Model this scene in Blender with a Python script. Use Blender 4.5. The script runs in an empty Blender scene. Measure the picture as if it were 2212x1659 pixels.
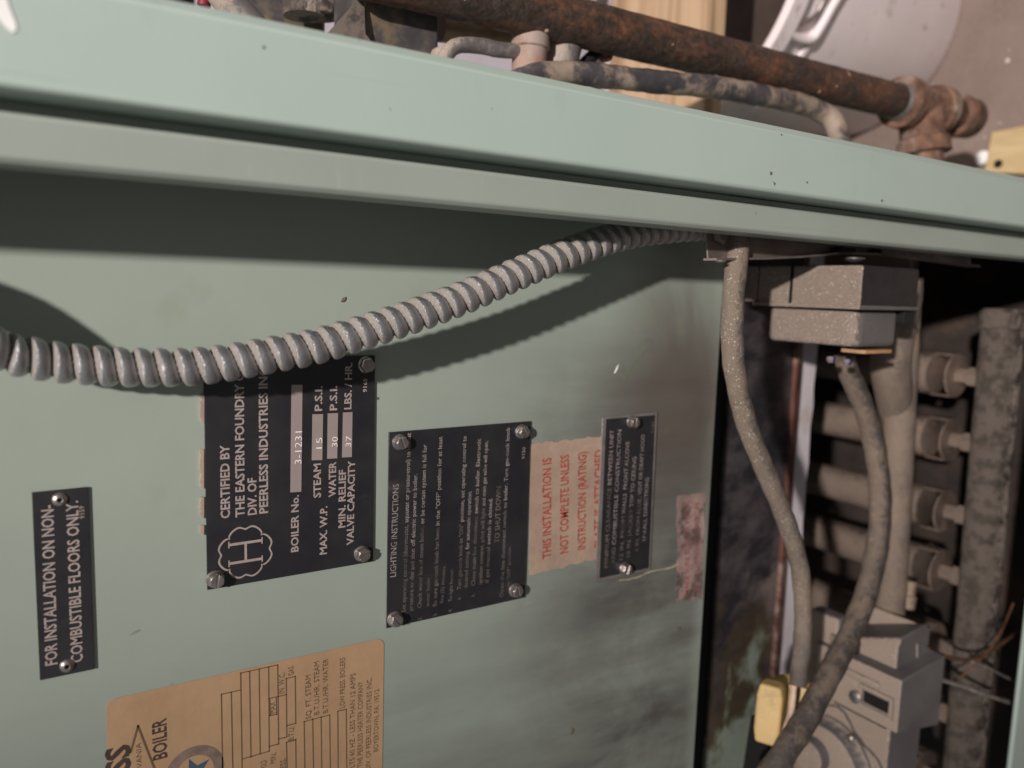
import bpy, bmesh, math, random
from mathutils import Vector, Matrix
random.seed(7)
scene = bpy.context.scene
col = scene.collection
FX = 0.93                      # height of the boiler-room datum above the floor

def W(p):                      # local frame (x down, y right, z out of the boiler front) -> Blender, z up
    return Vector((p[1], -p[2], FX - p[0]))

# ------------------------------------------------------------------ camera
PCX, PCY, F, H = 1106.0, 829.5, 1690.0, 0.36704574
R = Matrix(((0.8419181387355947, -0.0395367752398627, 0.5381548950549685),
            (0.030167145001653548, -0.992303717916603, -0.120096939058979),
            (0.5387613488646349, 0.11734638815285063, -0.8342457876171983)))
def P(px, py, Z=0.0, X=None, Y=None):
    r = R @ Vector((px-PCX, py-PCY, F))
    if X is not None: t = X/r[0]
    elif Y is not None: t = Y/r[1]
    else: t = (Z-H)/r[2]
    return Vector((r[0]*t, r[1]*t, H+r[2]*t))
cam_d = bpy.data.cameras.new('camera'); cam = bpy.data.objects.new('camera', cam_d); col.objects.link(cam)
M3 = Matrix(((0,1,0),(0,0,-1),(-1,0,0)))
cx = M3 @ (R @ Vector((1,0,0))); cy = M3 @ (R @ Vector((0,-1,0))); cz = M3 @ (R @ Vector((0,0,-1)))
mw = Matrix(((cx[0],cy[0],cz[0],0),(cx[1],cy[1],cz[1],0),(cx[2],cy[2],cz[2],0),(0,0,0,1)))
mw.translation = W((0,0,H)); cam.matrix_world = mw
cam_d.sensor_width = 36; cam_d.lens = 36*F/2212
cam_d.clip_start = 0.01; cam_d.clip_end = 100
cam_d.dof.use_dof = True; cam_d.dof.focus_distance = 0.385; cam_d.dof.aperture_fstop = 5.8
scene.camera = cam
# ------------------------------------------------------------------ world and lamp
w = bpy.data.worlds.new('World'); scene.world = w; w.use_nodes = True
bg = w.node_tree.nodes['Background']; bg.inputs[0].default_value = (0.86,0.84,0.84,1); bg.inputs[1].default_value = 0.25
ld = bpy.data.lights.new('work_lamp', 'SPOT'); lo = bpy.data.objects.new('work_lamp', ld); col.objects.link(lo)
lo.location = W((-2.03, 0.50, 1.50)); ld.energy = 470.0; ld.spot_size = math.radians(38.5); ld.spot_blend = 1.0; ld.shadow_soft_size = 0.045; ld.color = (1.0, 0.91, 0.86)
lo.rotation_euler = (W((.45,.33,-.05))-lo.location).to_track_quat('-Z','Y').to_euler()
lo['label'] = 'warm hand lamp held above the boiler'; lo['category'] = 'lamp'
scene.view_settings.view_transform = 'Standard'; scene.view_settings.look = 'None'
scene.view_settings.exposure = 0; scene.view_settings.gamma = 1
scene.render.engine = 'CYCLES'

# ------------------------------------------------------------------ materials
class N:
    def __init__(s, name):
        s.m = bpy.data.materials.new(name); s.m.use_nodes = True
        s.t = s.m.node_tree; s.b = s.t.nodes['Principled BSDF']
        s.geo = s.t.nodes.new('ShaderNodeNewGeometry'); s.tc = s.t.nodes.new('ShaderNodeTexCoord')
    def n(s, kind, **k):
        o = s.t.nodes.new('ShaderNode'+kind)
        for a, v in k.items(): setattr(o, a, v)
        return o
    def l(s, a, b): s.t.links.new(a, b)
    def val(s, x, sock):
        if hasattr(x, 'is_linked') or hasattr(x, 'links'): s.l(x, sock)
        else: sock.default_value = x
    def noise(s, scale, detail=4, rough=.55, vec=None, dist=0):
        o = s.n('TexNoise'); o.inputs['Scale'].default_value = scale; o.inputs['Detail'].default_value = detail
        o.inputs['Roughness'].default_value = rough; o.inputs['Distortion'].default_value = dist
        s.l(vec if vec is not None else s.geo.outputs['Position'], o.inputs['Vector']); return o.outputs['Fac']
    def pos(s, scale=(1,1,1), rot=(0,0,0), loc=(0,0,0)):
        o = s.n('Mapping'); o.inputs['Scale'].default_value = scale; o.inputs['Rotation'].default_value = rot; o.inputs['Location'].default_value = loc
        s.l(s.geo.outputs['Position'], o.inputs['Vector']); return o.outputs['Vector']
    def ramp(s, x, a, b, lo=0., hi=1.):
        o = s.n('MapRange'); o.interpolation_type = 'SMOOTHSTEP'
        s.val(x, o.inputs[0]); o.inputs[1].default_value = a; o.inputs[2].default_value = b
        o.inputs[3].default_value = lo; o.inputs[4].default_value = hi; return o.outputs[0]
    def math(s, op, a, b=0.):
        o = s.n('Math', operation=op); s.val(a, o.inputs[0]); s.val(b, o.inputs[1]); return o.outputs[0]
    def mix(s, f, a, b):
        o = s.n('Mix', data_type='RGBA'); s.val(f, o.inputs[0])
        for x, k in ((a, 6), (b, 7)):
            if isinstance(x, tuple): o.inputs[k].default_value = (*x, 1)
            else: s.l(x, o.inputs[k])
        return o.outputs[2]
    def out(s, c=None, rough=None, metal=None, bump=None, bs=.2, bd=.001):
        if c is not None:
            if isinstance(c, tuple): s.b.inputs['Base Color'].default_value = (*c, 1)
            else: s.l(c, s.b.inputs['Base Color'])
        if rough is not None: s.val(rough, s.b.inputs['Roughness'])
        if metal is not None: s.val(metal, s.b.inputs['Metallic'])
        if bump is not None:
            o = s.n('Bump'); o.inputs['Strength'].default_value = bs; o.inputs['Distance'].default_value = bd
            s.l(bump, o.inputs['Height']); s.l(o.outputs[0], s.b.inputs['Normal'])
        return s.m
    def up(s):
        o = s.n('SeparateXYZ'); s.l(s.geo.outputs['Normal'], o.inputs[0]); return o.outputs['Z']
    def xyz(s):
        o = s.n('SeparateXYZ'); s.l(s.geo.outputs['Position'], o.inputs[0]); return o.outputs

def surf(name, base, rough=.5, metal=0., var=.25, vscale=60., second=None, sscale=25., samt=(.5,.65), dust=0., dust_at=(.1,.6),
         dustcol=(.30,.235,.185), specks=0., bs=.2, bd=.0006, bscale=900., dn=.45, dns=240, fade=None):
    s = N(name)
    nz = s.noise(vscale, 6)
    c = s.mix(s.ramp(nz, .3, .7), tuple(b*(1-var) for b in base), tuple(min(1, b*(1+var)) for b in base))
    if second: c = s.mix(s.ramp(s.noise(sscale, 8, .65), *samt), c, second)
    rg, mt = rough, metal
    fine = s.noise(bscale, 6, .7)
    h = s.math('ADD', fine, s.math('MULTIPLY', nz, 1.5))
    if dust:
        d = s.math('ADD', s.up(), s.ramp(s.noise(dns, 8, .7), .25, .75, -dn, dn))
        d = s.math('MULTIPLY', s.ramp(d, *dust_at), dust)
        if fade: d = s.math('MULTIPLY', d, s.ramp(s.math('ADD', s.xyz()[0], s.ramp(s.noise(35, 5, .7), .3, .7, -.05, .05)), *fade))
        dc = s.mix(s.ramp(s.noise(1500, 4, .7), .3, .7), tuple(x*.72 for x in dustcol), tuple(x*1.3 for x in dustcol))
        if specks:
            v = s.n('TexVoronoi'); v.inputs['Scale'].default_value = 620; s.l(s.geo.outputs['Position'], v.inputs['Vector'])
            sp = s.math('LESS_THAN', s.math('ADD', v.outputs['Distance'], s.ramp(s.noise(1300,3),.3,.7,-.12,.18)), .22)
            sp = s.math('MULTIPLY', sp, s.math('GREATER_THAN', s.noise(170, 3), 1-specks))
            dc = s.mix(sp, dc, (.85, .78, .70))
            h = s.math('ADD', h, s.math('MULTIPLY', sp, 1.5))
        c = s.mix(d, c, dc)
        rg = s.math('ADD', s.math('MULTIPLY', d, .9-rough), rough)
        mt = s.math('MULTIPLY', s.math('SUBTRACT', 1., d), metal) if metal else 0.
        h = s.math('ADD', h, s.math('MULTIPLY', s.math('MULTIPLY', d, s.noise(1100, 6, .75)), 5.))
    return s.out(c, rg, mt, h, bs, bd)

# green enamel, clean; default tint has lamp and window light painted in, paler and bluer
def green_paint(name='sage_enamel', ca=(.375,.465,.420), cb=(.405,.49,.445)):
    s = N(name); c = s.mix(s.ramp(s.noise(9, 5, .6), .3, .72), ca, cb)
    spots = s.ramp(s.noise(190, 3, .5), .735, .765); c = s.mix(s.math('MULTIPLY', spots, .55), c, (.15,.14,.10))
    smg = s.ramp(s.noise(26, 5, .6, s.pos((1,1,2.2))), .60, .80); c = s.mix(s.math('MULTIPLY', smg, .16), c, (.22,.24,.19))
    ln_ = s.ramp(s.noise(300, 2, .5, s.pos((1,1,.02), (.0,.02,0))), .68, .74); c = s.mix(s.math('MULTIPLY', ln_, .12), c, (.22,.25,.21))
    scuff = s.ramp(s.noise(30, 6, .7, s.pos((1,1,6), (0,.5,0))), .62, .8); c = s.mix(s.math('MULTIPLY', scuff, .25), c, (.50,.54,.46))
    return s.out(c, s.ramp(s.noise(25, 5), .3, .7, .36, .5), 0., s.noise(600, 3), .10, .0003)
def panel_paint():
    s = N('sage_enamel_sooty_shaded'); x, y, z = s.xyz()
    c = s.mix(s.ramp(s.noise(7, 5, .6), .3, .72), (.298,.350,.303), (.325,.378,.328))
    big = s.noise(11, 5, .6, None, 1.2)
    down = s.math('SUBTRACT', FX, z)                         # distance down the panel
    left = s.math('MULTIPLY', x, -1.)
    # soot rising from the burners, with light falloff painted in: heavier low down and away from the right hand edge
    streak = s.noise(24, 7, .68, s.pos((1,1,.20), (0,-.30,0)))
    soot_shade = s.math('MULTIPLY', s.ramp(down, .13, .36), s.ramp(left, -.02, .085))
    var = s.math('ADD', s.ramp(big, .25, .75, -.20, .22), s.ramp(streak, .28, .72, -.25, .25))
    soot_shade = s.math('MAXIMUM', s.math('MULTIPLY', soot_shade, s.math('ADD', var, .78)), 0.)
    soot_shade = s.math('MULTIPLY', soot_shade, s.ramp(down, .4016, .388, .55, 1.))
    low = s.math('MULTIPLY', s.ramp(left, .13, .30), s.math('ADD', s.ramp(streak, .3, .7, -.15, .2), .40))  # darker leftwards: streaky dirt with the lamp beam's falloff painted in
    soot_shade = s.math('MAXIMUM', soot_shade, low)
    c = s.mix(s.math('MULTIPLY', soot_shade, .90), c, (.088,.083,.078))
    # brown scorch patch by the opening
    dx = s.math('SUBTRACT', down, .37); dy = s.math('ADD', x, .075)
    rr = s.math('SQRT', s.math('ADD', s.math('POWER', s.math('MULTIPLY', dx, 1.15), 2.), s.math('POWER', s.math('MULTIPLY', dy, .8), 2.)))
    sc = s.math('MULTIPLY', s.ramp(s.math('ADD', rr, s.ramp(big, .2,.8,-.02,.02)), .105, .02), .80)
    c = s.mix(sc, c, (.088,.070,.060))
    # clean rim beside the opening
    scr = s.ramp(s.noise(60, 8, .75, s.pos((1,1,.16), (0,-.28,0))), .60, .72)
    c = s.mix(s.math('MULTIPLY', s.math('MULTIPLY', scr, s.ramp(left, .10, .22)), .34), c, (.44,.45,.41))
    ol = s.ramp(s.noise(26, 4, .5, s.pos((1,1,1), (0,0,0), (3,1,2))), .60, .72); c = s.mix(s.math('MULTIPLY', ol, .22), c, (.22,.23,.12))
    fl = s.ramp(s.noise(120, 2, .5, s.pos((1,1,.5), (0,.6,0))), .745, .78); c = s.mix(s.math('MULTIPLY', fl, .5), c, (.10,.09,.06))
    return s.out(c, s.math('SUBTRACT', s.ramp(s.noise(25, 5), .3, .7, .40, .52), s.math('MULTIPLY', soot_shade, .1)), 0., s.math('ADD', s.noise(500, 3), s.math('MULTIPLY', s.noise(14, 3), 12.)), .10, .0003)
def rust_mat():
    s = N('rusty_black_iron'); base = s.mix(s.ramp(s.noise(300, 6), .35, .7), (.026,.018,.014), (.065,.042,.032))
    r1 = s.ramp(s.noise(34, 8, .75, s.pos((1,1,.4))), .45, .58); base = s.mix(s.math('MULTIPLY', r1, .9), base, s.mix(s.ramp(s.noise(160, 5, .7), .4, .7), (.070,.034,.021), (.20,.085,.045)))
    d = s.ramp(s.math('ADD', s.up(), s.ramp(s.noise(200, 6, .7), .3, .7, -.4, .4)), .15, .9)
    base = s.mix(s.math('MULTIPLY', d, .35), base, (.16,.11,.085))
    v = s.n('TexVoronoi'); v.inputs['Scale'].default_value = 130; s.l(s.geo.outputs['Position'], v.inputs['Vector'])
    sp = s.math('MULTIPLY', s.math('LESS_THAN', v.outputs['Distance'], .16), s.math('GREATER_THAN', s.noise(60, 2), .60))
    base = s.mix(sp, base, (.75,.55,.36))
    return s.out(base, s.ramp(s.noise(120, 5), .3, .7, .38, .85), 0.0, s.math('ADD', s.noise(420, 8, .75), s.math('MULTIPLY', s.noise(60, 5), 2.)), .7, .0011)
def fitting_mat():
    s = N('rusty_cast_fitting'); base = s.mix(s.ramp(s.noise(90, 7, .7), .35, .68), (.085,.044,.030), (.235,.125,.082))
    base = s.mix(s.math('MULTIPLY', s.ramp(s.noise(35, 6, .7), .52, .66), .7), base, (.30,.235,.195))
    return s.out(base, .85, 0., s.noise(350, 8, .75), .7, .0012)
def floor_mat():
    s = N('basement_concrete'); base = s.mix(s.ramp(s.noise(6, 8, .65), .3, .7), (.19,.140,.118), (.315,.240,.205))
    base = s.mix(s.ramp(s.noise(160, 6, .7), .35, .7), base, (.245,.185,.158))
    v = s.n('TexVoronoi'); v.inputs['Scale'].default_value = 55; s.l(s.geo.outputs['Position'], v.inputs['Vector'])
    sp = s.math('MULTIPLY', s.math('LESS_THAN', v.outputs['Distance'], .13), s.math('GREATER_THAN', s.noise(25, 2), .53))
    base = s.mix(sp, base, (.65,.58,.53))
    return s.out(base, .85, 0., s.noise(300, 7, .7), .5, .002)
def scorched():
    s = N('scorched_green_steel'); x, y, z = s.xyz()
    left = s.math('ADD', s.math('MULTIPLY', x, -1.), s.ramp(s.noise(18, 6, .65), .25, .75, -.06, .06))
    g = s.mix(s.ramp(s.noise(20, 4), .3, .7), (.27,.33,.275), (.32,.385,.32))
    dk = s.mix(s.ramp(s.noise(38, 7, .7, s.pos((1,1,.5))), .38, .68), (.020,.020,.028), (.10,.088,.095))
    dk = s.mix(s.ramp(s.noise(12, 5, .6), .56, .72), dk, (.22,.18,.165))
    b = s.mix(s.ramp(left, .24, .335), dk, (.075,.055,.028)); c = s.mix(s.ramp(left, .31, .36), b, g)
    return s.out(c, s.ramp(s.noise(30,5),.3,.7,.30,.5), .0, s.noise(400, 5), .2, .0004)
def wood_mat(name, a, b, vec=(1,1,.08), sc=60):
    s = N(name); c = s.mix(s.ramp(s.noise(sc, 6, .6, s.pos(vec), 1.5), .35, .65), a, b)
    return s.out(c, .6, 0., s.noise(200, 6, .6, s.pos(vec)), .3, .001)
def bucket_mat():
    s = N('dirty_white_plastic'); c = s.mix(s.ramp(s.noise(14, 6, .6), .35, .7), (.82,.73,.75), (.88,.80,.81))
    c = s.mix(s.math('MULTIPLY', s.ramp(s.noise(45, 5, .65), .60, .70), .5), c, (.24,.17,.14))
    return s.out(c, .5, 0., s.noise(60, 4), .1, .001)
def kraft():
    s = N('aged_paper_sticker'); c = s.mix(s.ramp(s.noise(16, 6, .65), .3, .7), (.37,.232,.130), (.455,.30,.175))
    c = s.mix(s.math('MULTIPLY', s.ramp(s.noise(5, 3), .45, .75), .35), c, (.27,.17,.095))
    return s.out(c, .55, 0., s.noise(45, 5), .4, .0015)
def foil():
    s = N('pink_foil'); c = s.mix(s.ramp(s.noise(30, 6, .7), .3, .7), (.42,.30,.235), (.54,.405,.31))
    scr = s.ramp(s.noise(70, 7, .75, s.pos((1,1,.14), (0,-.45,0))), .58, .68); c = s.mix(s.math('MULTIPLY', scr, .45), c, (.72,.54,.43))
    return s.out(c, .42, .25, s.noise(90, 6, .7), .5, .0008)
def plate_mat():
    s = N('black_enamel_plate'); c = s.mix(s.ramp(s.noise(40, 5), .3, .7), (.016,.016,.020), (.026,.025,.028))
    sm = s.ramp(s.noise(30, 6, .7, s.pos((1,1,.5), (0,-.5,0))), .60, .78); c = s.mix(s.math('MULTIPLY', sm, .22), c, (.18,.165,.15))
    return s.out(c, s.ramp(s.noise(60, 5), .3, .7, .30, .46), 0., s.noise(200, 3), .06, .0003)

M = {}
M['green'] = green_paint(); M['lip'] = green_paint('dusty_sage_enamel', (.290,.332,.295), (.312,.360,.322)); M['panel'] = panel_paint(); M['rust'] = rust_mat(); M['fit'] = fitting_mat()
M['floor'] = floor_mat(); M['scorch'] = scorched(); M['bucket'] = bucket_mat(); M['kraft'] = kraft(); M['foil'] = foil(); M['plate'] = plate_mat()
M['plywood'] = wood_mat('yellow_plywood', (.27,.165,.095), (.52,.36,.225), (.05,1,1), 38)
M['board'] = wood_mat('pale_offcut', (.52,.38,.19), (.64,.50,.28), (1,.2,1), 40)
M['conduit'] = surf('dusty_galvanised_strip', (.43,.435,.45), .30, .78, .08, 40, dust=.82, dust_at=(.30,.62), dustcol=(.275,.24,.205), bs=.45, bd=.0007, dn=.18, dns=420)
M['cable'] = surf('dusty_grey_loom', (.085,.075,.068), .6, 0, .3, 70, second=(.20,.155,.12), sscale=45, samt=(.42,.62), dust=.9, dust_at=(-.2,.45), dustcol=(.275,.22,.17), specks=.50, bs=.7, bd=.0009, fade=(-.27,-.09,.22,1.))
M['cable2'] = surf('dusty_black_loom', (.060,.053,.050), .5, 0, .3, 70, second=(.17,.13,.10), sscale=30, samt=(.46,.60), dust=.75, dust_at=(.0,.8), dustcol=(.25,.19,.145), specks=.38, bs=.6, bd=.0009, fade=(-.30,-.14,.35,1.))
M['tube'] = surf('dusty_steel_pipe', (.16,.13,.11), .6, .1, .25, 40, second=(.24,.18,.13), sscale=25, samt=(.45,.65), dust=.6, dust_at=(.2,.9), dustcol=(.25,.19,.145), bs=.5, bd=.0008)
M['iron'] = surf('dusty_cast_iron', (.045,.036,.032), .75, 0, .4, 80, second=(.29,.235,.20), sscale=75, samt=(.42,.56), dust=.45, dust_at=(.1,.8), dustcol=(.29,.235,.195), bs=1.0, bd=.0022, bscale=320)
M['burn'] = surf('burner_steel', (.14,.108,.088), .45, .35, .35, 30, second=(.26,.19,.15), sscale=20, samt=(.45,.65), dust=.6, dust_at=(.2,.9), dustcol=(.27,.205,.16), bs=.5, bd=.001)
M['brass'] = surf('dull_brass', (.30,.22,.15), .45, .5, .25, 60, dust=.5, bs=.3)
M['alu'] = surf('grey_die_cast', (.13,.122,.125), .5, .15, .14, 25, dust=.97, dn=.28, dust_at=(.38,.8), dustcol=(.34,.27,.22), specks=.35, bs=.3, bd=.0008)
M['boxblack'] = surf('black_box_plastic', (.020,.018,.020), .42, 0, .2, 60, dust=.97, dn=.22, dust_at=(.35,.7), dustcol=(.37,.295,.24), specks=.5, bs=.7, bd=.0013)
M['boxgrey'] = surf('grey_box_cover', (.13,.122,.115), .5, .1, .12, 40, dust=.97, dn=.25, dust_at=(.33,.7), dustcol=(.38,.305,.25), specks=.52, bs=.7, bd=.0014)
M['fibre'] = surf('orange_fibreboard', (.40,.22,.10), .7, 0, .25, 90, dust=.3)
M['bracket'] = surf('dusty_bracket_steel', (.20,.175,.165), .45, .6, .25, 60, dust=.7, dust_at=(.2,.8), dustcol=(.26,.20,.165), second=(.10,.07,.06), sscale=30, samt=(.5,.7), bs=.3)  # lip shadow put into the base as a slightly darker tone
M['steel'] = surf('zinc_steel', (.44,.40,.38), .33, .9, .15, 150, second=(.30,.20,.14), sscale=400, samt=(.6,.75), bs=.15, bd=.0003)
M['galv'] = surf('galvanised_sheet', (.10,.092,.097), .5, .5, .3, 40, second=(.25,.20,.13), sscale=40, samt=(.52,.68), bs=.3)
M['dark'] = surf('dark_brown_interior', (.030,.021,.017), .8, 0, .4, 20, second=(.085,.055,.040), sscale=9, samt=(.5,.7))  # dark brown with paler blotches, for chamber walls and base pan
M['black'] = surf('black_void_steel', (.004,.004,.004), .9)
M['brick'] = surf('rusty_base_steel', (.085,.055,.04), .85, 0, .4, 25, second=(.19,.12,.085), sscale=14, samt=(.45,.65), dust=.5)
M['rustedge'] = surf('rusted_steel_edge', (.12,.05,.035), .7, 0, .4, 50, second=(.28,.19,.16), sscale=25, samt=(.5,.65))
M['white'] = surf('white_insulation', (.56,.52,.55), .75, 0, .10, 30, second=(.42,.35,.33), sscale=18, samt=(.55,.72))
M['matt_white'] = surf('white_patch', (.85,.85,.84), .7, 0, .05)
M['yellow'] = surf('yellow_plastic', (.56,.39,.145), .45, 0, .12, 60, second=(.40,.28,.12), sscale=70, samt=(.56,.70), dust=.35, dust_at=(.4,1.), dustcol=(.55,.42,.27), bs=.25)
M['copperwire'] = surf('rusty_orange_tube', (.17,.08,.045), .5, .3, .4, 120, second=(.10,.06,.04), sscale=60, samt=(.5,.62))
M['wire'] = surf('pale_wire', (.50,.36,.27), .6, 0, .3, 120, second=(.25,.17,.12), sscale=80, samt=(.5,.65))
M['blue'] = surf('blue_wire_nut', (.02,.028,.11), .5, dust=.5)
M['red'] = surf('red_plastic', (.17,.012,.02), .5)
M['lead'] = surf('grey_tubing', (.26,.24,.24), .35, .5, .2, 60, dust=.8, dust_at=(-.1,.7), dustcol=(.36,.29,.23))
M['blackhose'] = surf('black_hose', (.06,.056,.062), .4, 0, .3, 60, second=(.30,.235,.185), sscale=26, samt=(.44,.56), dust=.6, dust_at=(.3,.9))
M['copper'] = surf('dull_copper_fitting', (.33,.19,.155), .6, .2, .25, 50, second=(.36,.29,.26), sscale=30, samt=(.5,.65), dust=.5)
M['lav'] = surf('pale_lavender_panel', (.50,.46,.52), .6, 0, .08, 12)
M['darkbrown'] = surf('dark_brown_wall', (.10,.070,.052), .85, 0, .3, 12)  # plain dark brown of the far wall
M['mud'] = surf('dark_brown_sludge', (.045,.030,.022), .8, 0, .3, 20)
M['silver'] = surf('bare_aluminium_lettering', (.43,.36,.335), .45, .2, .08, 300, bs=.05)
M['silver2'] = surf('worn_aluminium_lettering', (.30,.26,.245), .5, .1, .25, 260, bs=.05)
M['silver3'] = surf('faded_aluminium_lettering', (.145,.125,.115), .5, .1, .4, 120, bs=.05)
M['bar'] = surf('bare_aluminium_field', (.40,.335,.32), .42, .3, .05, 40, bs=.05)
M['glint'] = surf('stamped_digit_glint', (.95,.92,.90), .35, 0, .05, bs=.05)  # near-white base colour paints the glint on the stamped digits
M['redink'] = surf('red_ink', (.36,.045,.035), .5, 0, .15, 80, bs=.05)
M['redfade'] = surf('faded_red_ink', (.25,.085,.075), .6, 0, .3, 120, bs=.05)
M['brownink'] = surf('brown_ink', (.135,.085,.045), .6, 0, .15, 80, bs=.05)
M['darkink'] = surf('dark_brown_ink', (.06,.035,.03), .6, 0, .15, 80, bs=.05)
M['blueink'] = surf('blue_grey_ink', (.05,.085,.12), .6, 0, .15, 80, bs=.05)
M['greyink'] = surf('grey_brown_ink', (.19,.14,.11), .6, 0, .2, 180, bs=.05)
M['pinkst'] = surf('worn_pink_sticker', (.33,.235,.215), .5, .1, .25, 40, second=(.11,.085,.078), sscale=70, samt=(.47,.60), bs=.3)
M['plateedge'] = surf('bare_plate_edge', (.28,.26,.25), .4, .5, .2, 80, bs=.1)
M['glue'] = surf('dried_yellow_glue', (.40,.37,.24), .6, 0, .2, 80)

# ------------------------------------------------------------------ geometry helpers
class MB:
    def __init__(s): s.v = []; s.f = []
    def add(s, vs, fs):
        k = len(s.v); s.v += [Vector(v) for v in vs]; s.f += [tuple(i+k for i in f) for f in fs]; return s
    def box(s, a, b):
        x0,y0,z0 = [min(a[i],b[i]) for i in range(3)]; x1,y1,z1 = [max(a[i],b[i]) for i in range(3)]
        vs = [(x0,y0,z0),(x1,y0,z0),(x1,y1,z0),(x0,y1,z0),(x0,y0,z1),(x1,y0,z1),(x1,y1,z1),(x0,y1,z1)]
        return s.add(vs, [(0,3,2,1),(4,5,6,7),(0,1,5,4),(1,2,6,5),(2,3,7,6),(3,0,4,7)])
    def prism(s, pts, d):                       # closed polygon (list of vectors) pushed along d
        n = len(pts); d = Vector(d); vs = [Vector(p) for p in pts] + [Vector(p)+d for p in pts]
        fs = [tuple(range(n))[::-1], tuple(range(n, 2*n))] + [(i,(i+1)%n,(i+1)%n+n,i+n) for i in range(n)]
        return s.add(vs, fs)
    def lathe(s, o, d, prof, seg=28, caps=True, hexa=False, phase=0):
        o = Vector(o); d = Vector(d).normalized(); a = d.orthogonal().normalized(); b = d.cross(a)
        vs = []; fs = []
        for t, r in prof:
            for k in range(seg):
                an = 2*math.pi*k/seg+phase; vs.append(o+d*t+a*(r*math.cos(an))+b*(r*math.sin(an)))
        m = len(prof)
        for i in range(m-1):
            for k in range(seg): fs.append((i*seg+k, i*seg+(k+1)%seg, (i+1)*seg+(k+1)%seg, (i+1)*seg+k))
        if caps: fs.append(tuple(range(seg))[::-1]); fs.append(tuple((m-1)*seg+k for k in range(seg)))
        return s.add(vs, fs)
    def cyl(s, p0, p1, r, r2=None, seg=24, bev=0.):
        p0 = Vector(p0); p1 = Vector(p1); L = (p1-p0).length; r2 = r if r2 is None else r2
        pr = [(0,r),(L,r2)] if not bev else [(0,r-bev),(bev,r),(L-bev,r2),(L,r2-bev)]
        return s.lathe(p0, p1-p0, pr, seg)
    def sweep(s, pts, rad, seg=20, rf=None):    # tube along points; rf(arc, angle, i) scales the radius
        pts = [Vector(p) for p in pts]; n = len(pts); arc = 0; vs = []; fs = []
        t0 = (pts[1]-pts[0]).normalized(); a = t0.orthogonal().normalized()
        a = Vector((0,0,1)) - t0*t0.dot(Vector((0,0,1)))
        a = a.normalized() if a.length > 1e-3 else t0.orthogonal().normalized()
        for i, p in enumerate(pts):
            t = (pts[min(i+1,n-1)]-pts[max(i-1,0)]).normalized()
            a = (a - t*a.dot(t)).normalized(); b = t.cross(a)
            if i: arc += (p-pts[i-1]).length
            r = rad(i/(n-1)) if callable(rad) else rad
            for k in range(seg):
                an = 2*math.pi*k/seg; q = r*(rf(arc, an, i) if rf else 1.)
                vs.append(p+a*(q*math.cos(an))+b*(q*math.sin(an)))
        for i in range(n-1):
            for k in range(seg): fs.append((i*seg+k, i*seg+(k+1)%seg, (i+1)*seg+(k+1)%seg, (i+1)*seg+k))
        fs.append(tuple(range(seg))[::-1]); fs.append(tuple((n-1)*seg+k for k in range(seg)))
        return s.add(vs, fs)
def build(name, mb, mat, parent=None, bevel=0., smooth=35, origin=None, seg=2):
    o0 = parent.location if parent is not None else (W(origin) if origin is not None else Vector((0,0,0)))
    if parent is not None and parent.parent is not None: o0 = parent['_o'] if False else parent.matrix_world.translation
    me = bpy.data.meshes.new(name); wl = WL(parent) if parent is not None else o0
    me.from_pydata([W(v)-wl for v in mb.v], [], mb.f); me.update()
    bm = bmesh.new(); bm.from_mesh(me); bmesh.ops.recalc_face_normals(bm, faces=bm.faces); bm.to_mesh(me); bm.free()
    if smooth:
        me.polygons.foreach_set('use_smooth', [True]*len(me.polygons)); me.set_sharp_from_angle(angle=math.radians(smooth))
    me.materials.append(mat)
    o = bpy.data.objects.new(name, me); col.objects.link(o)
    if parent is not None: o.parent = parent
    else: o.location = wl
    if bevel:
        md = o.modifiers.new('bevel', 'BEVEL'); md.width = bevel; md.segments = seg; md.limit_method = 'ANGLE'; md.angle_limit = math.radians(40)
    return o
def WL(o):
    v = Vector((0,0,0))
    while o is not None: v = v + o.location; o = o.parent
    return v
def tag(o, label=None, cat=None, group=None, kind=None):
    if label: o['label'] = label
    if cat: o['category'] = cat
    if group: o['group'] = group
    if kind: o['kind'] = kind
    return o
def thing(name, at, label, cat, group=None):
    o = bpy.data.objects.new(name, None); col.objects.link(o); o.empty_display_size = .02
    o.location = W(at); return tag(o, label, cat, group)
def spline(pts, n=12):
    pts = [Vector(p) for p in pts]; out = []
    for i in range(len(pts)-1):
        p0 = pts[max(i-1,0)]; p1 = pts[i]; p2 = pts[i+1]; p3 = pts[min(i+2,len(pts)-1)]
        for k in range(n):
            t = k/n; out.append(.5*((2*p1)+(p2-p0)*t+(2*p0-5*p1+4*p2-p3)*t*t+(3*p1-p0-3*p2+p3)*t**3))
    out.append(pts[-1]); return out
def path(l, n=12): return spline([P(a, b, Z=z) for a, b, z in l], n)
def resample(pts, step):
    out = [pts[0]]; need = step
    for i in range(1, len(pts)):
        a = pts[i-1]; b = pts[i]; L = (b-a).length; pos = 0
        while L-pos >= need:
            pos += need; out.append(a+(b-a)*(pos/L)); need = step
        need -= L-pos
    return out

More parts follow.
